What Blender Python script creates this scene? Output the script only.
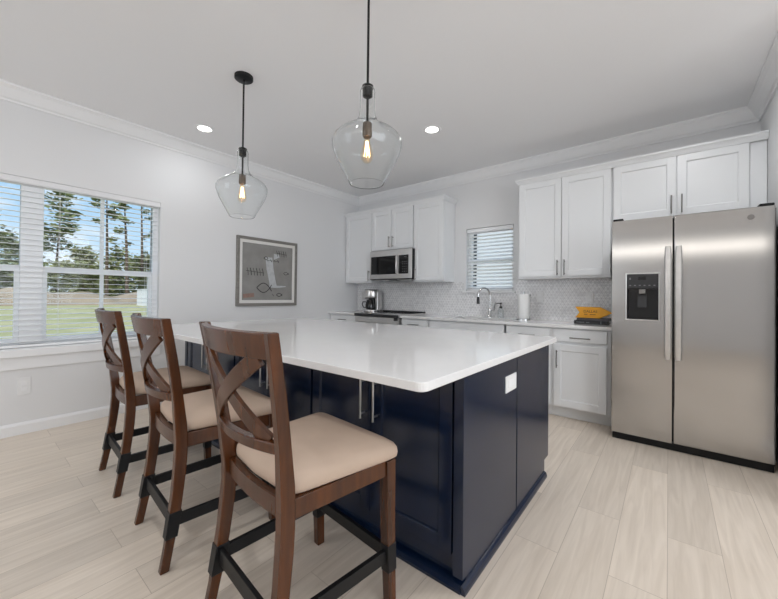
import bpy, bmesh, math, random
from mathutils import Vector, Matrix
from math import pi, sin, cos, radians, sqrt

random.seed(7)
for o in list(bpy.data.objects):
    bpy.data.objects.remove(o)
SC = bpy.context.scene
COL = SC.collection

# ------------------------------------------------------------------ camera
CAMZ = 1.161
cd = bpy.data.cameras.new('camera'); cam = bpy.data.objects.new('camera', cd); COL.objects.link(cam)
cd.sensor_fit = 'HORIZONTAL'; cd.sensor_width = 36.0
cd.lens = 347.82 / 778 * 36.0
cd.shift_x = (389 - 385.35) / 778
cd.shift_y = -(299.5 - 292.75) / 778
cd.clip_start = 0.02; cd.clip_end = 500
yaw, pitch, roll = radians(39.174), radians(.489), radians(-.639)
Rz = Matrix.Rotation(yaw, 3, 'Z'); Rx = Matrix.Rotation(pitch, 3, 'X'); Ry = Matrix.Rotation(roll, 3, 'Y')
base = Matrix(((1, 0, 0), (0, 0, -1), (0, 1, 0)))       # blender camera axes -> world when looking along +Y
cam.matrix_world = Matrix.Translation((0, 0, CAMZ)) @ (Rz @ Rx @ Ry @ base).to_4x4()
SC.camera = cam

# ------------------------------------------------------------------ view
SC.view_settings.view_transform = 'Standard'
SC.view_settings.look = 'None'
SC.view_settings.gamma = 1
SC.view_settings.use_curve_mapping = False
SC.view_settings.exposure = 0.10
cy = SC.cycles
cy.use_denoising = True
cy.max_bounces = 10; cy.diffuse_bounces = 6; cy.glossy_bounces = 5; cy.transmission_bounces = 8; cy.transparent_max_bounces = 40
cy.sample_clamp_indirect = 6
cy.caustics_reflective = False; cy.caustics_refractive = True

# ------------------------------------------------------------------ world
W = bpy.data.worlds.new('world'); SC.world = W; W.use_nodes = True
nt = W.node_tree; nt.nodes.clear()
def wn(t): return nt.nodes.new(t)
tc = wn('ShaderNodeTexCoord')
sep = wn('ShaderNodeSeparateXYZ'); nt.links.new(tc.outputs['Generated'], sep.inputs[0])
ramp = wn('ShaderNodeValToRGB'); nt.links.new(sep.outputs['Z'], ramp.inputs[0])
ramp.color_ramp.elements[0].position = 0.0; ramp.color_ramp.elements[0].color = (.62, .80, .93, 1)
ramp.color_ramp.elements[1].position = 0.35; ramp.color_ramp.elements[1].color = (.20, .47, .80, 1)
mp = wn('ShaderNodeMapping'); mp.inputs['Scale'].default_value = (3.0, 3.0, 9.0); nt.links.new(tc.outputs['Generated'], mp.inputs[0])
nz = wn('ShaderNodeTexNoise'); nz.inputs['Scale'].default_value = 1.6; nz.inputs['Detail'].default_value = 6; nt.links.new(mp.outputs[0], nz.inputs[0])
cr = wn('ShaderNodeValToRGB'); nt.links.new(nz.outputs[0], cr.inputs[0])
cr.color_ramp.elements[0].position = .48; cr.color_ramp.elements[1].position = .70
mx = wn('ShaderNodeMix'); mx.data_type = 'RGBA'
nt.links.new(cr.outputs[0], mx.inputs['Factor']); nt.links.new(ramp.outputs[0], mx.inputs['A']); mx.inputs['B'].default_value = (.93, .95, .97, 1)
bg = wn('ShaderNodeBackground'); bg.inputs['Strength'].default_value = 1.05
wo = wn('ShaderNodeOutputWorld'); nt.links.new(mx.outputs['Result'], bg.inputs[0]); nt.links.new(bg.outputs[0], wo.inputs[0])

# ------------------------------------------------------------------ sun and large area lights
def light(name, kind, loc, energy, color=(1, 1, 1), target=None, **kw):
    l = bpy.data.lights.new(name, kind); l.energy = energy; l.color = color
    for k, v in kw.items(): setattr(l, k, v)
    o = bpy.data.objects.new(name, l); COL.objects.link(o); o.location = loc
    if target is not None:
        o.rotation_euler = (Vector(target) - Vector(loc)).to_track_quat('-Z', 'Y').to_euler()
    return o
light('sun', 'SUN', (10, -10, 20), 3.0, (1, .95, .87), target=(-3, 3, 0), angle=radians(3))
# fill lamps added behind and right of the camera, not known windows
FILL_COL = (.925, 1.0, 1.085)
light('rear_fill', 'AREA', (-2.75, -3.85, 1.75), 32, FILL_COL, target=(-2.0, 0, 1.6), shape='RECTANGLE', size=2.4, size_y=1.9)
light('side_fill', 'AREA', (4.05, .2, 1.75), 98, FILL_COL, target=(0, .5, 1.65), shape='RECTANGLE', size=4.2, size_y=1.8)
light('strip_fill', 'AREA', (.3, -3.9, 2.36), 7.5, (1, .96, .90), target=(.3, 0, 2.0), shape='RECTANGLE', size=3.6, size_y=.22)  # strip lamp added to give the bright band on the fridge doors

# ------------------------------------------------------------------ materials
MATS = {}
def srgb(r, g, b):
    f = lambda c: (c / 12.92 if c <= .04045 else ((c + .055) / 1.055) ** 2.4)
    return (f(r / 255), f(g / 255), f(b / 255), 1)
def mat(name, col, rough=.5, metal=0.0, spec=None, noise=None, bump=None, coat=0, emit=None, scale=(1, 1, 1), detail=4):
    """noise=(scale, amount) value variation, bump=(scale,strength)"""
    m = bpy.data.materials.new(name); m.use_nodes = True
    t = m.node_tree; b = t.nodes['Principled BSDF']
    b.inputs['Base Color'].default_value = col; b.inputs['Roughness'].default_value = rough; b.inputs['Metallic'].default_value = metal
    if spec is not None: b.inputs['Specular IOR Level'].default_value = spec
    if coat: b.inputs['Coat Weight'].default_value = coat; b.inputs['Coat Roughness'].default_value = .1
    if emit: b.inputs['Emission Color'].default_value = emit[0]; b.inputs['Emission Strength'].default_value = emit[1]
    if noise or bump:
        c = t.nodes.new('ShaderNodeTexCoord'); mpn = t.nodes.new('ShaderNodeMapping'); mpn.inputs['Scale'].default_value = scale
        t.links.new(c.outputs['Object'], mpn.inputs[0])
    if noise:
        n = t.nodes.new('ShaderNodeTexNoise'); n.inputs['Scale'].default_value = noise[0]; n.inputs['Detail'].default_value = detail
        t.links.new(mpn.outputs[0], n.inputs[0])
        r = t.nodes.new('ShaderNodeMapRange'); a = noise[1]
        r.inputs['From Min'].default_value = .3; r.inputs['From Max'].default_value = .7
        r.inputs['To Min'].default_value = 1 - a; r.inputs['To Max'].default_value = 1 + a
        t.links.new(n.outputs[0], r.inputs[0])
        v = t.nodes.new('ShaderNodeMix'); v.data_type = 'RGBA'; v.blend_type = 'MULTIPLY'; v.inputs['Factor'].default_value = 1
        v.inputs['A'].default_value = col; t.links.new(r.outputs[0], v.inputs['B']); t.links.new(v.outputs['Result'], b.inputs['Base Color'])
    if bump:
        n2 = t.nodes.new('ShaderNodeTexNoise'); n2.inputs['Scale'].default_value = bump[0]; n2.inputs['Detail'].default_value = 3
        t.links.new(mpn.outputs[0], n2.inputs[0])
        bp = t.nodes.new('ShaderNodeBump'); bp.inputs['Strength'].default_value = bump[1]; bp.inputs['Distance'].default_value = .01
        t.links.new(n2.outputs[0], bp.inputs['Height']); t.links.new(bp.outputs[0], b.inputs['Normal'])
    return m
def thin_glass(name, tint=(1, 1, 1, 1), ior=1.45, rough=0.0, boost=1.0):
    m = bpy.data.materials.new(name); m.use_nodes = True; t = m.node_tree; t.nodes.clear()
    lw = t.nodes.new('ShaderNodeLayerWeight'); lw.inputs['Blend'].default_value = .5
    pw = t.nodes.new('ShaderNodeMath'); pw.operation = 'POWER'; pw.inputs[1].default_value = 4.0; t.links.new(lw.outputs['Facing'], pw.inputs[0])
    ml = t.nodes.new('ShaderNodeMath'); ml.operation = 'MULTIPLY_ADD'; ml.inputs[1].default_value = .75 * boost; ml.inputs[2].default_value = .05 * boost; ml.use_clamp = True
    t.links.new(pw.outputs[0], ml.inputs[0])
    tr = t.nodes.new('ShaderNodeBsdfTransparent'); tr.inputs[0].default_value = tint
    gl = t.nodes.new('ShaderNodeBsdfGlossy'); gl.inputs['Roughness'].default_value = rough; gl.inputs[0].default_value = (1, 1, 1, 1)
    mix = t.nodes.new('ShaderNodeMixShader'); o = t.nodes.new('ShaderNodeOutputMaterial')
    t.links.new(ml.outputs[0], mix.inputs[0]); t.links.new(tr.outputs[0], mix.inputs[1]); t.links.new(gl.outputs[0], mix.inputs[2]); t.links.new(mix.outputs[0], o.inputs[0])
    return m

M = MATS
M['wall'] = mat('wall_paint', (.775, .775, .78, 1), .75, bump=(60, .03))
M['ceiling'] = mat('ceiling_paint', (.89, .89, .90, 1), .85, bump=(70, .03))
M['trim'] = mat('trim_paint', (.86, .86, .865, 1), .4, noise=(3, .01))
M['cab'] = mat('white_cabinet_paint', (.80, .81, .82, 1), .35, noise=(2, .01))
M['navy'] = mat('navy_cabinet_paint', srgb(8, 25, 50), .22, spec=.55, noise=(2.5, .05))
M['gap'] = mat('shadow_gap_board', (.10, .10, .105, 1), .8, noise=(5, .05))
M['nickel'] = mat('brushed_nickel', (.62, .61, .60, 1), .28, 1.0, noise=(30, .04))
M['pull'] = mat('satin_nickel_pull', (.24, .23, .22, 1), .38, 1.0, noise=(30, .04))
M['black'] = mat('black_metal', (.007, .007, .008, 1), .45, .0, .3, noise=(20, .1))
M['blackgl'] = mat('black_glass', (.006, .006, .007, 1), .07, 0, noise=(4, .05))
M['blackpl'] = mat('black_plastic', (.018, .018, .02, 1), .3, 0, noise=(12, .1))
M['sinksteel'] = mat('sink_steel', (.30, .30, .30, 1), .4, 1.0, noise=(20, .05))
M['chrome'] = mat('chrome', (.72, .72, .73, 1), .10, 1.0, noise=(9, .03))
M['whitepl'] = mat('white_plastic', (.82, .82, .82, 1), .35, noise=(8, .01))
M['paper'] = mat('paper_towel', (.86, .86, .85, 1), .9, bump=(90, .25))
M['cushion'] = mat('cushion_fabric', srgb(192, 170, 152), .93, noise=(7, .05), bump=(260, .12))
M['sash'] = mat('white_vinyl', (.90, .905, .915, 1), .4, noise=(4, .01))
M['slat'] = mat('blind_slat', (.91, .92, .93, 1), .45, noise=(3, .01))
M['valance'] = mat('blind_valance', (.80, .80, .81, 1), .5, noise=(3, .01))
M['pane'] = thin_glass('window_glass', boost=.15)
def solid_glass(name, ior=1.45):
    m = bpy.data.materials.new(name); m.use_nodes = True; t = m.node_tree; t.nodes.clear()
    g = t.nodes.new('ShaderNodeBsdfGlass'); g.inputs['IOR'].default_value = ior; g.inputs['Roughness'].default_value = 0; g.inputs[0].default_value = (.985, .99, .99, 1)
    o = t.nodes.new('ShaderNodeOutputMaterial'); t.links.new(g.outputs[0], o.inputs[0]); return m
M['shade'] = solid_glass('pendant_glass', 1.35)
M['bulbglass'] = thin_glass('bulb_glass', tint=(1, .93, .82, 1), ior=1.35)
M['bottleglass'] = thin_glass('bottle_glass', tint=(.86, .88, .88, 1), ior=1.45)
M['fil'] = mat('filament', (1, .7, .35, 1), .5, emit=((1, .62, .30, 1), 22), noise=(5, .01))
M['lamp'] = mat('downlight_lens', (1, 1, 1, 1), .5, emit=((1, .96, .90, 1), 6), noise=(5, .01))
M['brass'] = mat('bronze_socket', (.16, .12, .09, 1), .4, .8, noise=(15, .05))
M['frame'] = mat('grey_wood_frame', srgb(128, 124, 119), .5, noise=(8, .12), scale=(1, 1, 6))
M['mount'] = mat('picture_mount', (.80, .78, .75, 1), .8, noise=(6, .02))
M['canvas'] = mat('painted_canvas', srgb(143, 141, 138), .8, noise=(6, .13), bump=(40, .2), detail=8)
M['ink'] = mat('dark_paint_stroke', srgb(66, 64, 64), .8, noise=(30, .25))
M['chalk'] = mat('pale_paint_stroke', srgb(186, 188, 190), .8, noise=(25, .10))
M['blush'] = mat('rust_paint_stroke', srgb(150, 122, 112), .8, noise=(30, .10))
M['yellow'] = mat('yellow_tin', srgb(246, 172, 18), .35, noise=(5, .05))
M['rust'] = mat('yellow_tin_print', srgb(120, 62, 12), .5, noise=(5, .05))
M['bookblack'] = mat('book_cover_black', (.012, .012, .014, 1), .4, noise=(9, .1))
M['bookgrey'] = mat('book_cover_grey', (.10, .09, .10, 1), .5, noise=(9, .15))
M['pages'] = mat('book_pages', (.70, .68, .63, 1), .9, noise=(60, .08), scale=(1, 1, 12))
M['text'] = mat('spine_lettering', (.16, .16, .165, 1), .5, noise=(9, .03))
M['soil'] = mat('bare_soil', srgb(150, 134, 114), .95, noise=(.35, .25), bump=(.7, .8), detail=8)
M['bark'] = mat('tree_bark', srgb(98, 84, 70), .95, noise=(3, .2), scale=(4, 4, 1))
M['siding'] = mat('house_siding', srgb(222, 224, 228), .7, noise=(2, .02))
M['dkwin'] = mat('dark_window', (.02, .024, .03, 1), .15, noise=(3, .1))
for i, c in enumerate([(138, 142, 94), (124, 132, 86), (152, 152, 110), (120, 126, 88)]):
    M['leaf%d' % i] = mat('foliage_%d' % i, srgb(*c), .8, noise=(.9, .25), detail=6)

def quartz():
    m = mat('white_quartz', (.80, .79, .785, 1), .10, spec=.5, noise=(9, .012))
    return m
M['quartz'] = quartz()

def wood(name, c0, c1, rough=.35, scale=(9, 9, .9)):
    m = bpy.data.materials.new(name); m.use_nodes = True; t = m.node_tree; b = t.nodes['Principled BSDF']
    b.inputs['Roughness'].default_value = rough
    c = t.nodes.new('ShaderNodeTexCoord'); mpn = t.nodes.new('ShaderNodeMapping'); mpn.inputs['Scale'].default_value = scale
    n = t.nodes.new('ShaderNodeTexNoise'); n.inputs['Scale'].default_value = 3.2; n.inputs['Detail'].default_value = 5; n.inputs['Distortion'].default_value = .3
    r = t.nodes.new('ShaderNodeValToRGB'); r.color_ramp.elements[0].position = .32; r.color_ramp.elements[1].position = .7
    r.color_ramp.elements[0].color = c0; r.color_ramp.elements[1].color = c1
    t.links.new(c.outputs['Object'], mpn.inputs[0]); t.links.new(mpn.outputs[0], n.inputs[0]); t.links.new(n.outputs[0], r.inputs[0]); t.links.new(r.outputs[0], b.inputs['Base Color'])
    return m
M['walnut'] = wood('walnut_stain', srgb(58, 30, 12), srgb(88, 47, 18), .26)

def floor_mat():
    m = bpy.data.materials.new('oak_plank_floor'); m.use_nodes = True; t = m.node_tree; b = t.nodes['Principled BSDF']
    L = t.links; N = t.nodes.new
    g = N('ShaderNodeNewGeometry'); s = N('ShaderNodeSeparateXYZ'); L.new(g.outputs['Position'], s.inputs[0])
    cb = N('ShaderNodeCombineXYZ'); L.new(s.outputs['Y'], cb.inputs['X']); L.new(s.outputs['X'], cb.inputs['Y'])
    ofs = N('ShaderNodeVectorMath'); ofs.operation = 'ADD'; ofs.inputs[1].default_value = (20.3, 19.88 + .0, 0); L.new(cb.outputs[0], ofs.inputs[0])
    br = N('ShaderNodeTexBrick'); br.offset = .37; br.offset_frequency = 2; br.squash = 1
    br.inputs['Scale'].default_value = 1; br.inputs['Brick Width'].default_value = 1.25; br.inputs['Row Height'].default_value = .193
    br.inputs['Mortar Size'].default_value = .0012; br.inputs['Mortar Smooth'].default_value = .2; br.inputs['Bias'].default_value = 0
    br.inputs['Color1'].default_value = (0, 0, 0, 1); br.inputs['Color2'].default_value = (1, 1, 1, 1); br.inputs['Mortar'].default_value = (.5, .5, .5, 1)
    L.new(ofs.outputs[0], br.inputs['Vector'])
    mp = N('ShaderNodeMapping'); mp.inputs['Scale'].default_value = (1.0, 15, 1); L.new(ofs.outputs[0], mp.inputs[0])
    # shift the grain from plank to plank
    ad = N('ShaderNodeVectorMath'); ad.operation = 'MULTIPLY_ADD'; L.new(br.outputs['Color'], ad.inputs[0]); ad.inputs[1].default_value = (7, 31, 3); L.new(mp.outputs[0], ad.inputs[2])
    n = N('ShaderNodeTexNoise'); n.inputs['Scale'].default_value = 2.2; n.inputs['Detail'].default_value = 8; n.inputs['Distortion'].default_value = .8; L.new(ad.outputs[0], n.inputs[0])
    r = N('ShaderNodeValToRGB'); L.new(n.outputs[0], r.inputs[0])
    r.color_ramp.elements[0].position = .28; r.color_ramp.elements[0].color = srgb(210, 196, 180)
    r.color_ramp.elements[1].position = .66; r.color_ramp.elements[1].color = srgb(227, 214, 199)
    mr = N('ShaderNodeMapRange'); L.new(br.outputs['Color'], mr.inputs[0]); mr.inputs['To Min'].default_value = .90; mr.inputs['To Max'].default_value = 1.06
    v = N('ShaderNodeMix'); v.data_type = 'RGBA'; v.blend_type = 'MULTIPLY'; v.inputs['Factor'].default_value = 1
    L.new(r.outputs[0], v.inputs['A']); L.new(mr.outputs[0], v.inputs['B'])
    v2 = N('ShaderNodeMix'); v2.data_type = 'RGBA'; L.new(br.outputs['Fac'], v2.inputs['Factor']); L.new(v.outputs['Result'], v2.inputs['A']); v2.inputs['B'].default_value = srgb(180, 165, 148)
    L.new(v2.outputs['Result'], b.inputs['Base Color'])
    b.inputs['Roughness'].default_value = .36; b.inputs['Specular IOR Level'].default_value = .45
    return m
M['floor'] = floor_mat()

def tile_mat():
    m = bpy.data.materials.new('marble_mosaic'); m.use_nodes = True; t = m.node_tree; b = t.nodes['Principled BSDF']; L = t.links; N = t.nodes.new
    g = N('ShaderNodeNewGeometry'); s = N('ShaderNodeSeparateXYZ'); L.new(g.outputs['Position'], s.inputs[0])
    cb = N('ShaderNodeCombineXYZ'); L.new(s.outputs['X'], cb.inputs['X']); L.new(s.outputs['Z'], cb.inputs['Y'])
    # three families of grout lines at 60 degrees = a small diamond / hexagon mosaic
    prev = None
    for a in (0, 60, 120):
        d = N('ShaderNodeVectorMath'); d.operation = 'DOT_PRODUCT'; d.inputs[1].default_value = (sin(radians(a)) / .034, cos(radians(a)) / .034, 0); L.new(cb.outputs[0], d.inputs[0])
        f = N('ShaderNodeMath'); f.operation = 'PINGPONG'; f.inputs[1].default_value = .5; L.new(d.outputs['Value'], f.inputs[0])
        if prev is None: prev = f
        else:
            mn = N('ShaderNodeMath'); mn.operation = 'MINIMUM'; L.new(prev.outputs[0], mn.inputs[0]); L.new(f.outputs[0], mn.inputs[1]); prev = mn
    gm = N('ShaderNodeMapRange'); gm.inputs['From Min'].default_value = .03; gm.inputs['From Max'].default_value = .08; L.new(prev.outputs[0], gm.inputs[0])
    n = N('ShaderNodeTexVoronoi'); n.inputs['Scale'].default_value = 30; L.new(cb.outputs[0], n.inputs['Vector'])
    r = N('ShaderNodeValToRGB'); sp = N('ShaderNodeSeparateColor'); L.new(n.outputs['Color'], sp.inputs[0]); L.new(sp.outputs[0], r.inputs[0])
    r.color_ramp.elements[0].color = (.73, .725, .73, 1); r.color_ramp.elements[1].color = (.88, .875, .875, 1); r.color_ramp.elements[1].position = .6
    v = N('ShaderNodeMix'); v.data_type = 'RGBA'; L.new(gm.outputs[0], v.inputs['Factor']); v.inputs['A'].default_value = (.62, .61, .62, 1); L.new(r.outputs[0], v.inputs['B'])
    L.new(v.outputs['Result'], b.inputs['Base Color']); b.inputs['Roughness'].default_value = .25
    return m
M['tile'] = tile_mat()

def steel_mat():
    m = bpy.data.materials.new('brushed_stainless'); m.use_nodes = True; t = m.node_tree; b = t.nodes['Principled BSDF']; L = t.links; N = t.nodes.new
    b.inputs['Base Color'].default_value = (.46, .447, .434, 1); b.inputs['Metallic'].default_value = 1; b.inputs['Roughness'].default_value = .30
    b.inputs['Anisotropic'].default_value = .85; b.inputs['Anisotropic Rotation'].default_value = 0
    c = N('ShaderNodeTexCoord'); mp = N('ShaderNodeMapping'); mp.inputs['Scale'].default_value = (2, 2, 260); n = N('ShaderNodeTexNoise'); n.inputs['Scale'].default_value = 2
    L.new(c.outputs['Object'], mp.inputs[0]); L.new(mp.outputs[0], n.inputs[0])
    r = N('ShaderNodeMapRange'); r.inputs['To Min'].default_value = .13; r.inputs['To Max'].default_value = .19; L.new(n.outputs[0], r.inputs[0]); L.new(r.outputs[0], b.inputs['Roughness'])
    tg = N('ShaderNodeTangent'); tg.direction_type = 'RADIAL'; tg.axis = 'Z'; L.new(tg.outputs[0], b.inputs['Tangent'])
    return m
M['steel'] = steel_mat()
M['steel2'] = mat('satin_stainless', (.66, .65, .64, 1), .32, 1.0, noise=(20, .03))

def grass_mat():
    m = bpy.data.materials.new('lawn_grass'); m.use_nodes = True; t = m.node_tree; b = t.nodes['Principled BSDF']; L = t.links; N = t.nodes.new
    g = N('ShaderNodeNewGeometry'); n = N('ShaderNodeTexNoise'); n.inputs['Scale'].default_value = .35; n.inputs['Detail'].default_value = 10; n.inputs['Roughness'].default_value = .7; L.new(g.outputs['Position'], n.inputs[0])
    r = N('ShaderNodeValToRGB'); L.new(n.outputs[0], r.inputs[0])
    r.color_ramp.elements[0].position = .35; r.color_ramp.elements[0].color = srgb(150, 150, 100)
    r.color_ramp.elements[1].position = .68; r.color_ramp.elements[1].color = srgb(196, 186, 142)
    L.new(r.outputs[0], b.inputs['Base Color']); b.inputs['Roughness'].default_value = .95
    return m
M['grass'] = grass_mat()

# ------------------------------------------------------------------ mesh helpers
class MB:
    def __init__(s): s.bm = bmesh.new()
    def box(s, x0, x1, y0, y1, z0, z1):
        v = [s.bm.verts.new((x, y, z)) for z in (z0, z1) for y in (y0, y1) for x in (x0, x1)]
        for f in ((0, 2, 3, 1), (4, 5, 7, 6), (0, 1, 5, 4), (2, 6, 7, 3), (0, 4, 6, 2), (1, 3, 7, 5)):
            s.bm.faces.new([v[i] for i in f])
        return s
    def loft(s, secs, cap=True, closed=False):
        """secs: list of rings with equal counts"""
        R = [[s.bm.verts.new(p) for p in ring] for ring in secs]; n = len(R[0])
        m = len(R)
        for i in range(m if closed else m - 1):
            a, b = R[i], R[(i + 1) % m]
            for k in range(n):
                s.bm.faces.new((a[k], a[(k + 1) % n], b[(k + 1) % n], b[k]))
        if cap and not closed:
            s.bm.faces.new(R[0][::-1]); s.bm.faces.new(R[-1])
        return s
    def post(s, pts, sizes):
        """vertical-ish square post: horizontal rectangles"""
        secs = []
        for (x, y, z), (w, d) in zip(pts, sizes):
            secs.append([(x - w / 2, y - d / 2, z), (x + w / 2, y - d / 2, z), (x + w / 2, y + d / 2, z), (x - w / 2, y + d / 2, z)])
        return s.loft(secs)
    def ribbon(s, pts, wv, nv):
        """pts centres, wv half-width vectors, nv half-thickness vectors"""
        secs = []
        for p, w, n in zip(pts, wv, nv):
            p = Vector(p); w = Vector(w); n = Vector(n)
            secs.append([p - w - n, p + w - n, p + w + n, p - w + n])
        return s.loft(secs)
    def tube(s, pts, r, seg=10, cap=True):
        pts = [Vector(p) for p in pts]; n = len(pts)
        rr = r if isinstance(r, (list, tuple)) else [r] * n
        secs = []; up = None
        for i, p in enumerate(pts):
            d = (pts[min(i + 1, n - 1)] - pts[max(i - 1, 0)]).normalized()
            if up is None:
                up = Vector((0, 0, 1)) if abs(d.z) < .9 else Vector((1, 0, 0))
            a = (up - d * up.dot(d)).normalized(); b = d.cross(a); up = a
            secs.append([p + (a * cos(2 * pi * k / seg) + b * sin(2 * pi * k / seg)) * rr[i] for k in range(seg)])
        return s.loft(secs, cap)
    def lathe(s, prof, c=(0, 0, 0), seg=28, cap=True, axis='z'):
        secs = []
        for r, z in prof:
            ring = []
            for k in range(seg):
                a = 2 * pi * k / seg; u, v = r * cos(a), r * sin(a)
                if axis == 'z': ring.append((c[0] + u, c[1] + v, c[2] + z))
                elif axis == 'y': ring.append((c[0] + u, c[1] + z, c[2] - v))
                else: ring.append((c[0] + z, c[1] + u, c[2] + v))
            secs.append(ring)
        return s.loft(secs, cap)
    def prism(s, poly, lo, hi, axis):
        """poly 2D; axis 'x': (y,z) 'y': (x,z) 'z': (x,y)"""
        def P(u, v, t): return {'x': (t, u, v), 'y': (u, t, v), 'z': (u, v, t)}[axis]
        return s.loft([[P(u, v, lo) for u, v in poly], [P(u, v, hi) for u, v in poly]])
    def shift(s, v):
        bmesh.ops.translate(s.bm, verts=s.bm.verts, vec=v); return s
    def build(s, name, m, parent=None, smooth=False, bevel=0, seg=2, origin=None, rel=False, world=True):
        """world=True: coordinates are world coordinates, kept when a parent sits elsewhere"""
        bmesh.ops.recalc_face_normals(s.bm, faces=s.bm.faces)
        off = Vector((0, 0, 0))
        if world and parent is not None: off = world_loc(parent)
        if parent is None and world:
            if origin is None:
                xs = [v.co for v in s.bm.verts]
                origin = ((min(p.x for p in xs) + max(p.x for p in xs)) / 2, (min(p.y for p in xs) + max(p.y for p in xs)) / 2, min(p.z for p in xs))
            off = Vector(origin)
        bmesh.ops.translate(s.bm, verts=s.bm.verts, vec=-off)
        me = bpy.data.meshes.new(name); s.bm.to_mesh(me); s.bm.free()
        o = bpy.data.objects.new(name, me); COL.objects.link(o)
        ms = m if isinstance(m, (list, tuple)) else [m]
        for k in ms: me.materials.append(MATS[k])
        if parent is None and world: o.location = off
        if parent is not None: o.parent = parent
        if smooth:
            for p in me.polygons: p.use_smooth = True
            if smooth is not True:
                me.set_sharp_from_angle(angle=radians(smooth))
        if bevel:
            b = o.modifiers.new('bevel', 'BEVEL'); b.width = bevel; b.segments = seg; b.limit_method = 'ANGLE'; b.angle_limit = radians(40)
            b.harden_normals = False
        return o
def world_loc(o):
    v = Vector((0, 0, 0))
    while o is not None:
        v += o.location; o = o.parent
    return v
def empty(name, loc, label, cat, group=None):
    o = bpy.data.objects.new(name, None); COL.objects.link(o); o.location = loc; o.empty_display_size = .1
    return tag(o, label, cat, group)
def tag(o, label, cat, group=None, kind=None):
    o['label'] = label; o['category'] = cat
    if group: o['group'] = group
    if kind: o['kind'] = kind
    return o
def struct(o):
    o['kind'] = 'structure'; return o
def copy_tree(o, parent=None):
    c = o.copy(); COL.objects.link(c)
    if parent is not None: c.parent = parent
    for ch in list(o.children): copy_tree(ch, c)
    return c

# ------------------------------------------------------------------ room shell
XL, YB, ZC, XR = -4.094, 4.282, 2.80, .60
XE, YF = 4.2, -4.0
struct(MB().box(XL - .16, XE + .1, YF - .1, YB + .16, -.12, 0).build('floor', 'floor'))
struct(MB().box(XL - .16, XE + .1, YF - .1, YB + .16, ZC, ZC + .12).build('ceiling', 'ceiling'))
# left wall with the window opening
WY0, WY1, WZ0, WZ1 = -.555, 1.315, .70, 2.10
b = MB()
b.box(XL - .16, XL, YF, WY0, 0, ZC); b.box(XL - .16, XL, WY1, YB, 0, ZC)
b.box(XL - .16, XL, WY0, WY1, 0, WZ0); b.box(XL - .16, XL, WY0, WY1, WZ1, ZC)
struct(b.build('wall_left', 'wall'))
BX0, BX1, BZ0, BZ1 = -2.10, -1.475, 1.235, 2.06
b = MB()
b.box(XL - .16, BX0, YB, YB + .16, 0, ZC); b.box(BX1, XE, YB, YB + .16, 0, ZC)
b.box(BX0, BX1, YB, YB + .16, 0, BZ0); b.box(BX0, BX1, YB, YB + .16, BZ1, ZC)
struct(b.build('wall_back', 'wall'))
struct(MB().box(XR, XR + .12, 2.9, YB, 0, ZC).build('wall_right', 'wall'))
struct(MB().box(XR + .12, XE, 2.9, 3.02, 0, ZC).build('wall_return', 'wall'))
struct(MB().box(XL, XE, YF - .1, YF, 0, ZC).build('wall_front', 'wall'))
struct(MB().box(XE, XE + .1, YF, 3.02, 0, ZC).build('wall_east', 'wall'))
# baseboards
def bb_prof(d=1):
    return [(0, 0), (.016 * d, 0), (.016 * d, .075), (.010 * d, .088), (.006 * d, .095), (0, .095)]
struct(MB().prism([(XL + u, v) for u, v in bb_prof()], YF, 3.67, 'y').build('baseboard_left', 'trim'))
struct(MB().prism([(XR - u, v) for u, v in bb_prof()], 2.9, 3.40, 'y').build('baseboard_right', 'trim'))
# ceiling crown mouldings (drop .12, projection .09)
def crown_prof():
    return [(0, -.122), (.012, -.122), (.016, -.108), (.030, -.098), (.048, -.066), (.066, -.034), (.080, -.022), (.090, -.016), (.090, 0), (0, 0)]
struct(MB().prism([(XL + u, ZC + v) for u, v in crown_prof()], YF, YB, 'y').build('trim_1', 'trim'))
struct(MB().prism([(YB - u, ZC + v) for u, v in crown_prof()], XL, XR, 'x').build('trim_2', 'trim'))
struct(MB().prism([(XR - u, ZC + v) for u, v in crown_prof()], 2.9, YB, 'y').build('trim_3', 'trim'))

# ------------------------------------------------------------------ left window
xg = XL - .105
win = bpy.data.objects.new('window_1', None); COL.objects.link(win); win.location = (XL, (WY0 + WY1) / 2, WZ0); win['kind'] = 'structure'
b = MB()
ymull0, ymull1 = .316, .453
for y0, y1 in ((WY0, WY0 + .035), (ymull0, ymull1), (WY1 - .05, WY1)): b.box(xg - .03, xg + .05, y0, y1, WZ0, WZ1)
b.box(xg - .03, xg + .05, WY0, WY1, WZ0, WZ0 + .03); b.box(xg - .03, xg + .05, WY0, WY1, WZ1 - .035, WZ1)
b.build('window_frame', 'sash', win, bevel=.003)
for y0, y1 in ((WY0 + .035, ymull0), (ymull1, WY1 - .05)):
    b = MB()
    ym = (y0 + y1) / 2
    b.box(xg - .02, xg + .03, y0, y1, 1.332, 1.380)
    b.box(xg - .012, xg + .005, ym - .015, ym + .015, 1.38, WZ1 - .035)
    for a in (y0, y1): b.box(xg - .012, xg + .02, min(a, a + .004), max(a, a + .004) , 1.38, WZ1 - .03)
    b.build('upper_sash', 'sash', win, bevel=.002)
    b = MB()
    b.box(xg, xg + .035, y0, y0 + .03, WZ0 + .03, 1.335); b.box(xg, xg + .035, y1 - .03, y1, WZ0 + .03, 1.335)
    b.box(xg, xg + .035, y0 + .03, y1 - .03, WZ0 + .03, WZ0 + .075); b.box(xg + .006, xg + .022, ym - .015, ym + .015, WZ0 + .075, 1.335)
    b.build('lower_sash', 'sash', win, bevel=.002)
    MB().box(xg - .002, xg + .002, y0, y1, WZ0 + .03, WZ1 - .03).build('pane', 'pane', win)
b = MB(); b.box(XL - .12, XL + .045, WY0 - .04, WY1 + .035, WZ0 - .07, WZ0 - .005)
b.build('window_stool', 'trim', win, bevel=.006)
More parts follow.
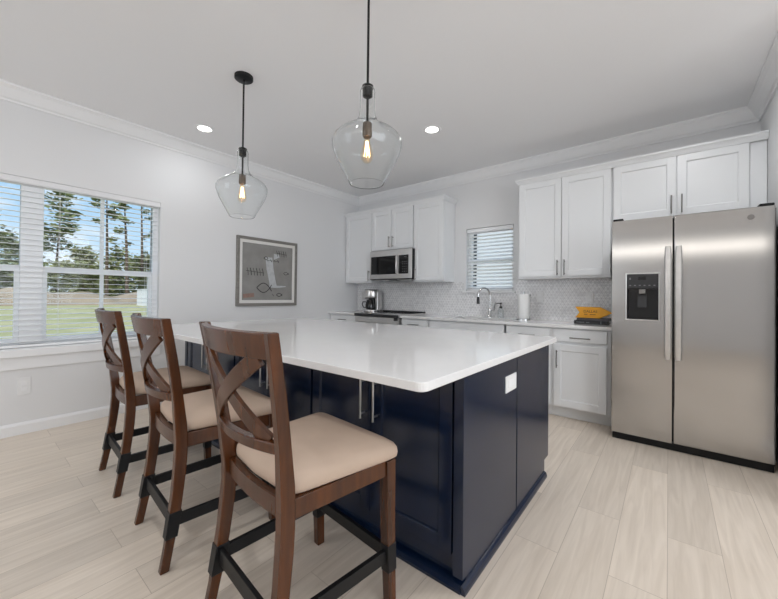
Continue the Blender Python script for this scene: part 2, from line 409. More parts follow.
b = MB(); b.box(XL - .001, XL + .016, WY0 - .02, WY1 + .015, .53, WZ0 - .07)
b.build('window_apron', 'trim', win, bevel=.003)

def blind(name, label, along, a0, a1, plane, z0, z1, tilt, pitch=.0445, sw=.05, inward=1, cords=(), val=.045):
    """along 'y': hangs in a wall at x=plane ; along 'x': wall at y=plane"""
    loc = (plane, (a0 + a1) / 2, z0) if along == 'y' else ((a0 + a1) / 2, plane, z0)
    r = empty(name, loc, label, 'blind')
    def bx(b, u0, u1, v0, v1, w0, w1):
        if along == 'y': b.box(v0, v1, u0, u1, w0, w1)
        else: b.box(u0, u1, v0, v1, w0, w1)
    p = plane
    b = MB(); bx(b, a0, a1, p - .03, p + .03, z1 - .05, z1 - .002); b.build('headrail', 'slat', r, bevel=.002)
    q0, q1 = sorted((p + inward * .032, p + inward * .040))
    if val: b = MB(); bx(b, a0 - .008, a1 + .008, q0, q1, z1 - val, z1); b.build('valance', 'valance', r, bevel=.002)
    b = MB(); z = z0 + .05
    while z < z1 - .055:
        d = Vector((cos(tilt), sin(tilt))) * sw / 2; n = Vector((-sin(tilt), cos(tilt))) * .0014
        poly = [(-d + n), (-d - n), (d - n), (d + n)]
        poly = [(p + inward * q.x, z + q.y) for q in poly]
        b.prism(poly, a0 + .004, a1 - .004, 'y' if along == 'y' else 'x'); z += pitch
    b.build('slats', 'slat', r)
    b = MB(); bx(b, a0 + .004, a1 - .004, p - .026, p + .026, z0 + .004, z0 + .024); b.build('bottom_rail', 'slat', r, bevel=.003)
    for c in cords:
        for dv in (-.026, .026):
            pt = lambda zz: (p + dv, c, zz) if along == 'y' else (c, p + dv, zz)
            MB().tube([pt(z0 + .02), pt(z1 - .05)], .0009, 5).build('ladder_cord', 'slat', r)
    return r
blind('venetian_blind', 'wide white venetian blind with open slats in the double window on the left wall', 'y', WY0 + .012, WY1 - .012, XL - .034, WZ0, WZ1 - .004, radians(-3), cords=(-.40, .17, .55, 1.20))

# ------------------------------------------------------------------ back window
win2 = bpy.data.objects.new('window_2', None); COL.objects.link(win2); win2.location = ((BX0 + BX1) / 2, YB, BZ0); win2['kind'] = 'structure'
yg = YB + .11; xm = (BX0 + BX1) / 2
b = MB()
for x0, x1 in ((BX0, BX0 + .04), (BX1 - .04, BX1)): b.box(x0, x1, yg - .04, yg + .03, BZ0, BZ1)
b.box(BX0, BX1, yg - .04, yg + .03, BZ0, BZ0 + .05); b.box(BX0, BX1, yg - .04, yg + .03, BZ1 - .04, BZ1); b.box(BX0, BX1, yg - .03, yg + .02, 1.62, 1.66)
b.build('window_frame', 'sash', win2, bevel=.002)
MB().box(BX0 + .03, BX1 - .03, yg - .002, yg + .002, BZ0 + .03, BZ1 - .03).build('pane', 'pane', win2)
MB().box(BX0 - .035, BX1 + .035, YB - .035, YB + .08, BZ0 - .022, BZ0).build('window_stool', 'trim', win2, bevel=.003)
blind('venetian_blind', 'small white venetian blind with tilted slats in the window above the sink', 'x', BX0 + .008, BX1 - .008, YB + .034, BZ0, BZ1 - .004, radians(-30), inward=-1, val=0, cords=(BX0 + .09, BX1 - .09))

# ------------------------------------------------------------------ unseen frames added around the fill lamps, with no known windows there
def fill_frame(name, axis, plane, a0, a1, z0, z1, nb):
    b = MB()
    def bx(u0, u1, w0, w1):
        lo, hi = sorted(plane)
        if axis == 'y': b.box(u0, u1, lo, hi, w0, w1)
        else: b.box(lo, hi, u0, u1, w0, w1)
    bx(a0 - .07, a0, z0 - .07, z1 + .07); bx(a1, a1 + .07, z0 - .07, z1 + .07); bx(a0, a1, z1, z1 + .07); bx(a0, a1, z0 - .07, z0)
    struct(b.build(name, 'trim', bevel=.004))
fill_frame('rear_fill_frame', 'y', (-3.998, -3.83), -3.95, -1.55, .80, 2.70 - .02, 2)
fill_frame('side_fill_frame', 'x', (4.198, 4.03), -1.9, 2.3, .85, 2.65, 3)
fill_frame('strip_fill_frame', 'y', (-3.998, -3.88), -1.5, 2.1, 2.25, 2.47, 4)

# ------------------------------------------------------------------ cabinet helpers
def shaker(b, x0, x1, z0, z1, yf, t=.02, st=.06, front=-1, rec=.009):
    """five-piece door, visible face at y = yf, thickness goes the other way"""
    yb = yf - front * t; yr = yf - front * rec
    def bx(a0, a1, c0, c1, f): b.box(a0, a1, min(f, yb), max(f, yb), c0, c1)
    bx(x0, x0 + st, z0, z1, yf); bx(x1 - st, x1, z0, z1, yf)
    bx(x0 + st, x1 - st, z0, z0 + st, yf); bx(x0 + st, x1 - st, z1 - st, z1, yf)
    bx(x0 + st, x1 - st, z0 + st, z1 - st, yr)
    # sticking bevel around the panel
    s = .008
    for (ax, az, bx_, bz, dx, dz) in ((x0 + st, z0 + st, x1 - st, z0 + st, 0, 1), (x0 + st, z1 - st, x1 - st, z1 - st, 0, -1), (x0 + st, z0 + st, x0 + st, z1 - st, 1, 0), (x1 - st, z0 + st, x1 - st, z1 - st, -1, 0)):
        y0 = yf - front * .002
        b.loft([[(ax, y0, az), (ax, yr, az), (ax + dx * s, yr, az + dz * s)], [(bx_, y0, bz), (bx_, yr, bz), (bx_ + dx * s, yr, bz + dz * s)]])
def bar_pull(parent, c, length, yf, front=-1, vertical=True, m='pull', r=.0055, off=.032):
    """c=(x,z) centre"""
    x, z = c; y = yf + front * off; h = length / 2; q = h * .78
    b = MB()
    if vertical:
        b.tube([(x, y, z - h), (x, y, z + h)], r, 10)
        for s in (-q, q): b.tube([(x, yf, z + s), (x, y, z + s)], r * .85, 8)
    else:
        b.tube([(x - h, y, z), (x + h, y, z)], r, 10)
        for s in (-q, q): b.tube([(x + s, yf, z), (x + s, y, z)], r * .85, 8)
    b.build('handle', m, parent, smooth=40)

def cabinet(name, label, group, x0, x1, yf, yb, z0, z1, doors=(), drawers=(), m='cab', front=-1, toe=0, pull='pull', pull_len=.16, cat='cabinet', body_extra=None, low=0):
    """yf = face of the doors; doors: (x0,x1,z0,z1,(hx,hz))"""
    r = empty(name, ((x0 + x1) / 2, (yf + yb) / 2, 0 if toe else z0), label, cat, group)
    yc = yf - front * .0225
    b = MB()
    lo, hi = min(yc, yb), max(yc, yb)
    if low:
        b.box(x0 + .001, x1 - .001, lo, hi, z0 + toe, low); b.box(x0 + .001, x1 - .001, lo, lo + .02, low, z1)
        for xa in (x0 + .001, x1 - .019): b.box(xa, xa + .018, lo, hi, low, z1)
    else: b.box(x0 + .001, x1 - .001, lo, hi, z0 + toe, z1)
    if toe:
        yt = yc - front * .07
        b.box(x0 + .001, x1 - .001, min(yt, yb), max(yt, yb), 0, toe)
    if body_extra: body_extra(b)
    b.build('cabinet_body', m, r, bevel=.0015)
    for (a0, a1, c0, c1, hp) in doors:
        b = MB(); shaker(b, a0, a1, c0, c1, yf, front=front); d = b.build('door', m, r, bevel=.0015)
        if hp: bar_pull(d, hp, pull_len, yf, front, True, pull)
    for (a0, a1, c0, c1, hp) in drawers:
        b = MB(); b.box(a0, a1, min(yf, yf - front * .02), max(yf, yf - front * .02), c0, c1); d = b.build('drawer_front', m, r, bevel=.003)
        if hp: bar_pull(d, hp, pull_len, yf, front, False, pull)
    return r

# ------------------------------------------------------------------ upper cabinets
YU = 3.969; UZ0, UZ1 = 1.357, 2.43
G = 'white wall cabinets'
def mullion_lines(b): pass
cabinet('wall_cabinet', 'white single-door wall cabinet in the corner left of the microwave', G, XL, -3.515, YU, YB, UZ0, UZ1,
        doors=[(XL + .03, -3.520, UZ0 + .02, UZ1 - .012, (-3.553, 1.46))])
cabinet('wall_cabinet', 'short white two-door wall cabinet directly above the microwave', G, -3.515, -2.744, YU, YB, 1.822, UZ1,
        doors=[(-3.508, -3.134, 1.835, UZ1 - .012, (-3.165, 1.945)), (-3.128, -2.755, 1.835, UZ1 - .012, (-3.097, 1.945))])
cabinet('wall_cabinet', 'white single-door wall cabinet between the microwave and the sink window', G, -2.744, -2.27, YU, YB, UZ0, UZ1,
        doors=[(-2.735, -2.280, UZ0 + .02, UZ1 - .012, (-2.700, 1.46))])
cabinet('wall_cabinet', 'tall white two-door wall cabinet right of the sink window', G, -1.318, -.43, YU, YB, UZ0 + .008, UZ1,
        doors=[(-1.305, -.875, UZ0 + .03, UZ1 - .012, (-.905, 1.475)), (-.868, -.437, UZ0 + .03, UZ1 - .012, (-.838, 1.475))])
cabinet('wall_cabinet', 'white two-door cabinet directly above the fridge', G, -.43, XR - .003, YU, YB, 1.88, UZ1,
        doors=[(-.415, .045, 1.895, UZ1 - .012, (.015, 1.99)), (.055, .495, 1.895, UZ1 - .012, (.085, 1.99))])
def cab_crown(name, x0, x1, ret_left, ret_right):
    b = MB(); z = UZ1 - .012
    prof = [(0, 0), (.006, 0), (.009, .010), (.020, .032), (.028, .040), (.031, .046), (.031, .060), (0, .060)]
    xa = x0 - (.031 if ret_left else 0); xb = x1 + (.031 if ret_right else 0)
    secs = []
    path = []
    if ret_left: path.append(((x0, YB), (-1, 0)))
    path.append(((x0, YU + .0), (-1 if ret_left else 0, -1)))
    path.append(((x1, YU + .0), (1 if ret_right else 0, -1)))
    if ret_right: path.append(((x1, YB), (1, 0)))
    for (px, py), (dx, dy) in path:
        secs.append([(px + dx * u, py + dy * u, z + v) for u, v in prof])
    b.loft(secs)
    b.box(x0 + .002, x1 - .002, YU + .001, YB, z + .04, z + .06)
    struct(b.build(name, 'cab'))
cab_crown('trim_4', XL, -2.27, False, True)
cab_crown('trim_5', -1.318, XR - .002, True, False)

# ------------------------------------------------------------------ backsplash
b = MB(); yb0 = YB - .008
b.box(XL, BX0 - .035, yb0, YB, .905, UZ0); b.box(BX0 - .035, BX1 + .035, yb0, YB, .905, BZ0 - .022); b.box(BX1 + .035, -.38, yb0, YB, .905, UZ0 + .01)
tag(b.build('backsplash', 'tile'), 'white and grey marble mosaic backsplash behind the kitchen worktop', 'backsplash', kind='structure')

# ------------------------------------------------------------------ base cabinets along the back wall
YD = 3.652; CT = .875
GB = 'white base cabinets under the worktop'
BB = YB - .01
cabinet('base_cabinet', 'white corner base cabinet left of the range', GB, XL, -3.497, YD, BB, 0, CT, toe=.11,
        doors=[(XL + .03, -3.505, .125, .70, (-3.54, .61))], drawers=[(XL + .03, -3.505, .735, .862, (-3.79, .80))])
cabinet('base_cabinet', 'narrow white base cabinet between the range and the sink cabinet', GB, -2.712, -2.29, YD, BB, 0, CT, toe=.11,
        doors=[(-2.70, -2.302, .125, .70, (-2.335, .61))], drawers=[(-2.70, -2.302, .735, .862, (-2.50, .80))])
cabinet('base_cabinet', 'wide white sink base cabinet below the faucet', GB, -2.29, -1.34, YD, BB, 0, CT, toe=.11,
        doors=[(-2.278, -1.819, .125, .70, (-1.85, .61)), (-1.811, -1.352, .125, .70, (-1.78, .61))], drawers=[(-2.278, -1.352, .735, .862, None)], low=.69)
cabinet('base_cabinet', 'white base cabinet right of the sink cabinet, partly behind the island end', GB, -1.34, -.89, YD, BB, 0, CT, toe=.11,
        doors=[(-1.328, -.899, .125, .715, (-1.295, .61))], drawers=[(-1.328, -.899, .735, .862, (-1.11, .785))])
cabinet('base_cabinet', 'white base cabinet with one drawer and one door next to the fridge', GB, -.89, -.395, YD, BB, 0, CT, toe=.11,
        doors=[(-.862, -.425, .125, .715, (-.832, .575))], drawers=[(-.862, -.425, .745, .862, (-.635, .785))], pull_len=.17)

# worktops
YC = 3.625
b = MB(); b.box(XL, -3.494, YC, YB - .009, CT, .905)
tag(b.build('worktop', 'quartz', bevel=.003), 'short white quartz worktop in the corner left of the range', 'worktop')
SX0, SX1, SY0, SY1 = -2.06, -1.372, 3.735, 4.10
b = MB()
b.box(-2.712, SX0, YC, YB - .009, CT, .905); b.box(SX1, -.385, YC, YB - .009, CT, .905)
b.box(SX0, SX1, YC, SY0, CT, .905); b.box(SX0, SX1, SY1, YB - .009, CT, .905)
tag(b.build('worktop', 'quartz', bevel=.0), 'long white quartz worktop with the sink, between range and fridge', 'worktop')
# sink
b = MB(); t = .004; z0 = .70
b.box(SX0 - .015, SX1 + .015, SY0 - .015, SY1 + .015, z0 - t, z0)
b.box(SX0 - .015, SX0 - .002, SY0 - .015, SY1 + .015, z0, CT - .001); b.box(SX1 + .002, SX1 + .015, SY0 - .015, SY1 + .015, z0, CT - .001)
b.box(SX0 - .015, SX1 + .015, SY0 - .015, SY0 - .002, z0, CT - .001); b.box(SX0 - .015, SX1 + .015, SY1 + .002, SY1 + .015, z0, CT - .001)
sk = tag(b.build('sink', 'sinksteel', bevel=.001), 'undermount stainless steel sink set into the long worktop', 'sink')
MB().lathe([(.001, .001), (.045, .001), (.045, .004), (.035, .005), (.001, .003)], ((SX0 + SX1) / 2, (SY0 + SY1) / 2 + .02, z0), 20).build('drain', 'chrome', sk, smooth=40)
# faucet
fx, fy = -1.725, 4.175
f = empty('faucet', (fx, fy, .905), 'chrome gooseneck faucet with pull-down spray head behind the sink', 'faucet')
MB().lathe([(.027, 0), (.027, .008), (.022, .014), (.021, .10), (.018, .115), (.012, .12)], (fx, fy, .905), 20).build('faucet_body', 'chrome', f, smooth=40)
dirx, diry = -.50, -.86
pts = [(fx, fy, 1.0)]
for k in range(15):
    a = pi * k / 14; R_ = .085
    pts.append((fx + dirx * (R_ - R_ * cos(a)), fy + diry * (R_ - R_ * cos(a)), 1.185 + R_ * sin(a)))
pts.append((fx + dirx * .172, fy + diry * .172, 1.155))
MB().tube(pts, .0115, 12).build('spout', 'chrome', f, smooth=40)
hx, hy = fx + dirx * .173, fy + diry * .173
MB().lathe([(.012, .0), (.016, -.01), (.019, -.06), (.019, -.085), (.012, -.088)], (hx, hy, 1.16), 16).build('spray_head', 'blackpl', f, smooth=40)
MB().tube([(fx + .015, fy, .985), (fx + .055, fy - .01, 1.0), (fx + .075, fy - .015, 1.09)], [.011, .009, .006], 10).build('lever', 'chrome', f, smooth=40)
# soap bottle
sx, sy = -1.585, 4.175
sb = empty('soap_dispenser', (sx, sy, .905), 'clear soap bottle with black pump next to the faucet', 'bottle')
MB().lathe([(.001, 0), (.036, .0), (.038, .01), (.038, .085), (.030, .105), (.014, .115), (.014, .122), (.001, .122)], (sx, sy, .905), 20).build('bottle', 'bottleglass', sb, smooth=40)
b = MB(); b.lathe([(.017, .118), (.017, .142), (.006, .146), (.006, .168), (.012, .17), (.012, .186), (.003, .188)], (sx, sy, .905), 16)
b.tube([(sx, sy, 1.083), (sx - .04, sy - .02, 1.083), (sx - .05, sy - .024, 1.073)], .005, 8); b.build('pump', 'blackpl', sb, smooth=40)
# paper towel
px, py = -1.278, 4.06
ph = empty('paper_towel_holder', (px, py, .905), 'upright paper towel holder with a round base, standing right of the sink', 'paper towel holder')
MB().lathe([(.001, 0), (.085, 0), (.085, .010), (.078, .014), (.001, .014)], (px, py, .905), 28).build('base', 'chrome', ph, smooth=40)
b = MB(); b.lathe([(.006, .01), (.006, .30), (.011, .305), (.011, .318), (.001, .322)], (px, py, .905), 14); b.build('rod', 'chrome', ph, smooth=40)
MB().tube([(px + .072, py, .915), (px + .078, py, 1.0), (px + .078, py, 1.16), (px + .072, py, 1.20), (px + .066, py, 1.17)], .004, 8).build('tension_arm', 'chrome', ph, smooth=40)
tw = MB(); tw.lathe([(.02, .014), (.062, .014), (.064, .018), (.064, .286), (.062, .29), (.02, .29)], (px, py, .905), 32, cap=False)
tag(tw.build('paper_towel_roll', 'paper', smooth=40), 'white roll of paper towels on the upright holder', 'paper towel')
# books
bkx = -.575
def book(name, x0, x1, y0, y1, z0, h, cov, label):
    r = empty(name, ((x0 + x1) / 2, (y0 + y1) / 2, z0), label, 'book', 'books stacked beside the fridge')
    b = MB(); b.box(x0, x1, y0, y1, z0, z0 + .003); b.box(x0, x1, y0, y1, z0 + h - .003, z0 + h); b.box(x0, x1, y0, y0 + .004, z0, z0 + h)
    b.build('cover', cov, r, bevel=.001)
    MB().box(x0 + .004, x1 - .004, y0 + .004, y1 - .004, z0 + .003, z0 + h - .003).build('pages', 'pages', r)
    return r
b1 = book('book', -.735, -.455, 3.90, 4.12, .905, .034, 'bookblack', 'black hardback book at the bottom of the stack beside the fridge')
for a0, a1, c0, c1 in ((-.715, -.645, .917, .925), (-.63, -.60, .917, .925), (-.51, -.50, .908, .936)): MB().box(a0, a1, 3.8993, 3.9002, c0, c1).build('spine_print', 'text', b1)
b2 = book('book', -.715, -.44, 3.915, 4.12, .939, .022, 'bookgrey', 'dark grey book lying on the black book, under the yellow arrow tin')
# yellow arrow shaped tin
ar = empty('arrow_tin', (-.575, 3.97, .961), 'yellow arrow-shaped tin with a notched tail, lying on the dark books', 'tin')
z0, z1 = .962, 1.072; zm = (z0 + z1) / 2
poly = [(-.735, z0), (-.520, z0), (-.418, zm), (-.520, z1), (-.735, z1), (-.695, zm)]
MB().prism(poly, 3.945, 4.02, 'y').build('tin_body', 'yellow', ar, bevel=.004)
def text3d(txt, size, loc, rot, m, parent, name, depth=.0008):
    c = bpy.data.curves.new(name, 'FONT'); c.body = txt; c.size = size; c.extrude = depth; c.align_x = 'CENTER'; c.align_y = 'CENTER'
    o = bpy.data.objects.new(name, c); COL.objects.link(o)
    dg = bpy.context.evaluated_depsgraph_get(); me = bpy.data.meshes.new_from_object(o.evaluated_get(dg)); bpy.data.objects.remove(o)
    me.transform(Matrix.Translation(Vector(loc) - world_loc(parent)) @ rot.to_4x4())
    o = bpy.data.objects.new(name, me); COL.objects.link(o); o.parent = parent; me.materials.append(MATS[m]); return o
text3d('DALLAS', .034, (-.60, 3.944, 1.026), Matrix.Rotation(pi / 2, 3, 'X'), 'rust', ar, 'city_lettering')
b = MB(); b.box(-.655, -.625, 3.9442, 3.9452, .996, 1.001); b.box(-.605, -.555, 3.9442, 3.9452, .996, 1.001); b.build('small_print', 'rust', ar)
# outlets on the backsplash
def outlet_back(x, z, label):
    r = empty('wall_outlet', (x, YB - .008, z - .06), label, 'outlet', 'outlets on the backsplash')
    MB().box(x - .037, x + .037, YB - .0135, YB - .008, z - .06, z + .06).build('cover_plate', 'whitepl', r, bevel=.002)
    for dz in (-.022, .022): MB().box(x - .017, x + .017, YB - .0155, YB - .0130, z + dz - .015, z + dz + .015).build('socket', 'trim', r, bevel=.004)
outlet_back(-.655, 1.165, 'white outlet on the backsplash above the yellow arrow tin')
outlet_back(-1.16, 1.165, 'white outlet on the backsplash right of the paper towels')

# ------------------------------------------------------------------ range, microwave, coffee maker
RX0, RX1 = -3.490, -2.718
rg = empty('range', ((RX0 + RX1) / 2, 3.95, 0), 'slide-in electric range with black front edge under the microwave', 'stove')
b = MB(); b.box(RX0, RX1, 3.66, YB - .012, .08, .885); b.build('range_body', 'steel2', rg, bevel=.003)
MB().box(RX0 + .01, RX1 - .01, 3.72, YB - .03, 0, .08).build('kick_base', 'black', rg)
MB().box(RX0 - .0, RX1 + .0, 3.58, 3.612, .872, .911).build('front_edge', 'blackpl', rg, bevel=.006)
MB().box(RX0 - .0, RX1 + .0, 3.605, YB - .012, .886, .914).build('cooktop', 'steel2', rg, bevel=.003)
MB().box(RX0 + .02, RX1 - .02, 3.70, YB - .09, .914, .916).build('cooktop_glass', 'blackgl', rg)
MB().box(RX0 + .0, RX1 - .0, 3.60, 3.66, .790, .871).build('control_panel', 'steel2', rg, bevel=.006)
b = MB()
MB().box(RX0 + .005, RX1 - .005, YB - .075, YB - .014, .915, .938).build('rear_trim', 'blackpl', rg, bevel=.008)
for k in range(4):
    x = RX0 + .25 + k * .09
    MB().lathe([(.018, 0), (.018, .012), (.010, .016), (.001, .016)], (x, YB - .045, .938), 14).build('knob', 'nickel', rg, smooth=40)
d = MB().box(RX0 + .006, RX1 - .006, 3.625, 3.662, .20, .78).build('oven_door', 'steel2', rg, bevel=.004)
MB().box(RX0 + .10, RX1 - .10, 3.622, 3.626, .32, .66).build('oven_window', 'blackgl', d)
b = MB(); b.tube([(RX0 + .04, 3.575, .745), (RX1 - .03, 3.575, .745)], .011, 10)
for x in (RX0 + .06, RX1 - .05): b.tube([(x, 3.63, .745), (x, 3.575, .745)], .008, 8)
b.build('handle', 'blackpl', d, smooth=40)
b = MB(); b.box(RX1 - .035, RX1 - .001, 3.55, 3.60, .835, .884); b.build('corner_cap', 'blackpl', rg, bevel=.004)

mw = empty('microwave', (-3.10, 4.05, 1.39), 'stainless steel microwave with black glass door above the range', 'microwave')
MX0, MX1, MZ0, MZ1 = -3.482, -2.715, 1.395, 1.818; MY = 3.895
MB().box(MX0 + .002, MX1 - .002, MY + .014, YB - .012, MZ0, MZ1).build('microwave_body', 'black', mw, bevel=.003)
b = MB(); b.box(MX0, MX1, MY, MY + .0135, MZ0 + .01, MZ1); b.build('front_panel', 'steel2', mw, bevel=.006)
dd = MB().box(MX0 + .028, -2.985, MY - .004, MY + .01, MZ0 + .075, MZ1 - .085).build('door_glass', 'blackgl', mw, bevel=.004)
MB().box(-2.935, MX1 - .055, MY - .004, MY + .01, MZ0 + .075, MZ1 - .085).build('control_panel', 'blackgl', mw, bevel=.004)
MB().box(-2.84, -2.80, MY - .0052, MY - .003, 1.702, 1.712).build('clock_display', 'text', mw)
for i in range(3):
    for j in range(5): MB().box(-2.875 + i * .035, -2.855 + i * .035, MY - .0052, MY - .003, 1.50 + j * .034, 1.506 + j * .034).build('button', 'text', mw)
b = MB(); b.tube([(-2.958, MY + .0, MZ0 + .07), (-2.958, MY - .028, MZ0 + .09), (-2.958, MY - .036, 1.60), (-2.958, MY - .028, MZ1 - .10), (-2.958, MY, MZ1 - .08)], .012, 10); b.build('handle', 'nickel', mw, smooth=40)
for xa in (MX0 + .06, MX1 - .30): MB().box(xa, xa + .24, MY + .06, MY + .25, MZ0 - .010, MZ0).build('vent_filter', 'nickel', mw, bevel=.002)

cx, cyy = -3.635, 4.12
cm = empty('coffee_maker', (cx, cyy, .905), 'silver and black drip coffee maker on the corner worktop beside the range', 'coffee maker')
b = MB(); b.lathe([(.001, 0), (.115, 0), (.12, .006), (.12, .03), (.115, .036), (.001, .036)], (cx, cyy, .905), 28); b.build('base', 'nickel', cm, smooth=40)
b = MB(); b.box(cx - .10, cx + .11, cyy + .03, cyy + .115, .935, 1.13); b.build('water_tank', 'blackpl', cm, bevel=.012)
b = MB(); b.lathe([(.10, 1.12), (.125, 1.13), (.128, 1.145), (.128, 1.225), (.122, 1.24), (.001, 1.245)], (cx, cyy, 0), 32); b.build('brew_head', 'nickel', cm, smooth=40)
b = MB(); b.lathe([(.112, 1.246), (.112, 1.254), (.03, 1.258), (.001, 1.258)], (cx, cyy, 0), 28); b.build('lid', 'blackpl', cm, smooth=40)
MB().box(cx + .075, cx + .135, cyy - .01, cyy + .10, .93, 1.225).build('side_column', 'nickel', cm, bevel=.01)
cf = MB().lathe([(.001, .945), (.06, .945), (.075, .96), (.078, 1.02), (.062, 1.07), (.055, 1.095), (.001, 1.10)], (cx, cyy - .03, 0), 24).build('carafe', 'blackgl', cm, smooth=40)
MB().tube([(cx - .07, cyy - .055, 1.06), (cx - .115, cyy - .075, 1.06), (cx - .125, cyy - .08, 1.02), (cx - .11, cyy - .07, .975), (cx - .07, cyy - .055, .97)], .009, 8).build('carafe_handle', 'blackpl', cf, smooth=40)
MB().box(cx - .185, cx - .125, cyy - .03, cyy + .05, 1.10, 1.22).build('side_reservoir', 'nickel', cm, bevel=.01)

# ------------------------------------------------------------------ fridge
FX0, FX1, FXG, FY = -.367, .553, .025, 3.44
fr = empty('fridge', ((FX0 + FX1) / 2, 3.85, 0), 'stainless steel side-by-side fridge with black water dispenser', 'fridge')
MB().box(FX0 + .004, FX1 + .012, FY + .075, 4.24, .03, 1.775).build('fridge_body', 'black', fr, bevel=.004)
MB().box(FX0 + .004, FX1 - .0, FY + .03, FY + .08, .0, .056).build('kick_grille', 'black', fr, bevel=.003)
MB().box(FX0 + .006, FX1 + .012, FY + .062, FY + .076, .06, 1.79).build('door_gasket', 'black', fr)
# freezer door with the dispenser recess
DX0, DX1, DZ0, DZ1 = -.266, -.062, .995, 1.357
b = MB()
DB = FY + .062
b.box(FX0, DX0, FY, DB, .062, 1.798); b.box(DX1, FXG - .004, FY, DB, .062, 1.798); b.box(DX0, DX1, FY, DB, .062, DZ0); b.box(DX0, DX1, FY, DB, DZ1, 1.798)
bmesh.ops.remove_doubles(b.bm, verts=b.bm.verts, dist=1e-5)
fd = b.build('freezer_door', 'steel', fr)
b = MB(); b.box(FXG + .004, FX1, FY, DB, .062, 1.798); rd = b.build('fridge_door', 'steel', fr, bevel=.008, seg=3)
def fridge_handle(x0, x1, parent):
    b = MB(); n = 14; secs = []
    for k in range(n + 1):
        s = k / n; z = .70 + s * .86; y = FY - .052 - .012 * sin(pi * s)
        e = .45 if k in (0, n) else 1
        w = (x1 - x0) / 2 * (1 if e == 1 else .8); xm_ = (x0 + x1) / 2
        secs.append([(xm_ - w, y + .018, z), (xm_ - w, y + .006, z), (xm_ - w * .7, y, z), (xm_ + w * .7, y, z), (xm_ + w, y + .006, z), (xm_ + w, y + .018, z)])
    b.loft(secs)
    for z in (.715, 1.545): b.box((x0 + x1) / 2 - .012, (x0 + x1) / 2 + .012, FY - .04, FY + .002, z - .014, z + .014)
    b.build('handle', 'nickel', parent, smooth=40)
fridge_handle(-.026, .016, fd); fridge_handle(.036, .078, rd)
# dispenser
b = MB(); w = .008
b.box(DX0 - w, DX0, FY - .004, FY + .05, DZ0 - w, DZ1 + w); b.box(DX1, DX1 + w, FY - .004, FY + .05, DZ0 - w, DZ1 + w)
b.box(DX0, DX1, FY - .004, FY + .05, DZ0 - w, DZ0); b.box(DX0, DX1, FY - .004, FY + .05, DZ1, DZ1 + w)
b.build('dispenser_bezel', 'nickel', fd, bevel=.002)
b = MB(); b.box(DX0, DX1, FY + .052, FY + .061, DZ0, DZ1); b.box(DX0, DX0 + .008, FY, FY + .06, DZ0, DZ1); b.box(DX1 - .008, DX1, FY, FY + .06, DZ0, DZ1); b.box(DX0, DX1, FY, FY + .06, DZ0, DZ0 + .012)
b.build('dispenser_recess', 'blackgl', fd)
b = MB(); b.box(DX0, DX1, FY - .006, FY + .05, 1.238, DZ1); cpn = b.build('dispenser_panel', 'blackpl', fd, bevel=.006)
b = MB()
b.box(-.19, -.14, FY - .0072, FY - .005, 1.31, 1.335)
cpd = b.build('dispenser_display', 'blackgl', fd)
for k in range(6): MB().box(DX0 + .018 + k * .031, DX0 + .030 + k * .031, FY - .0072, FY - .005, 1.262, 1.270).build('dispenser_button', 'text', fd)
MB().box(DX0 + .018, DX0 + .028, FY - .0072, FY - .005, 1.312, 1.328).build('dispenser_button', 'text', fd)
b = MB(); b.box(-.187, -.145, FY + .005, FY + .05, 1.20, 1.238); b.build('spout', 'pull', fd, bevel=.004)
b = MB(); b.prism([(FY + .02, 1.09), (FY + .03, 1.09), (FY + .052, 1.20), (FY + .04, 1.20)], -.195, -.138, 'x'); b.build('paddle', 'blackpl', fd, bevel=.003)
b = MB(); b.lathe([(.001, -.004), (.016, -.004), (.018, -.002), (.018, .001)], (.437, FY, 1.731), 20, axis='y'); b.lathe([(.009, -.0052), (.0105, -.0052), (.0105, -.0035), (.009, -.0035)], (.437, FY, 1.731), 20, axis='y', cap=False)
b.build('badge', 'pull', rd, smooth=40)
for x0, x1 in ((FX0 + .005, FX0 + .075), (FX1 - .075, FX1 - .003)):
    MB().box(x0, x1, FY + .01, FY + .12, 1.7985, 1.818).build('hinge_cover', 'black', fr, bevel=.005)

# ------------------------------------------------------------------ island
IX0, IX1 = -3.29, -.623; IY0, IYM, IY1 = 1.262, 1.885, 2.51
ITZ = .861
GI = 'navy cabinets on the seating side of the island'
YI = IY0 + .004
def island_cab(x0, x1, label):
    xm_ = (x0 + x1) / 2
    cabinet('island_cabinet', label, GI, x0, x1, YI, IYM - .003, 0, ITZ, m='navy',
            doors=[(x0 + .008, xm_ - .002, .12, ITZ - .018, (xm_ - .040, .668)), (xm_ + .002, x1 - .008, .12, ITZ - .018, (xm_ + .040, .668))], pull='nickel', pull_len=.20)
island_cab(-1.560, -.668, 'navy two-door island cabinet at the end nearest the fridge, behind the nearest stool')
island_cab(-2.430, -1.562, 'navy two-door island cabinet in the middle of the row, behind the middle stool')
island_cab(-3.250, -2.432, 'navy two-door island cabinet at the window end of the island')
# the row facing the kitchen
r = empty('island_cabinet', ((IX0 + IX1) / 2, 2.2, 0), 'long navy cabinet row on the kitchen side of the island', 'cabinet')
b = MB(); b.box(-3.25, IX1 - .045, IYM + .002, IY1 - .0225, .105, ITZ); b.box(-3.25, IX1 - .045, IYM + .002, IY1 - .115, 0, .105)
b.build('cabinet_body', 'navy', r, bevel=.0015)
xx = -3.25
for k in range(6):
    w = (IX1 - .045 + 3.25) / 6; b = MB(); shaker(b, xx + .004, xx + w - .004, .12, ITZ - .018, IY1, front=1)
    d = b.build('door', 'navy', r, bevel=.0015); bar_pull(d, (xx + (w - .035 if k % 2 == 0 else .035), .70), .20, IY1, 1, True, 'black'); xx += w
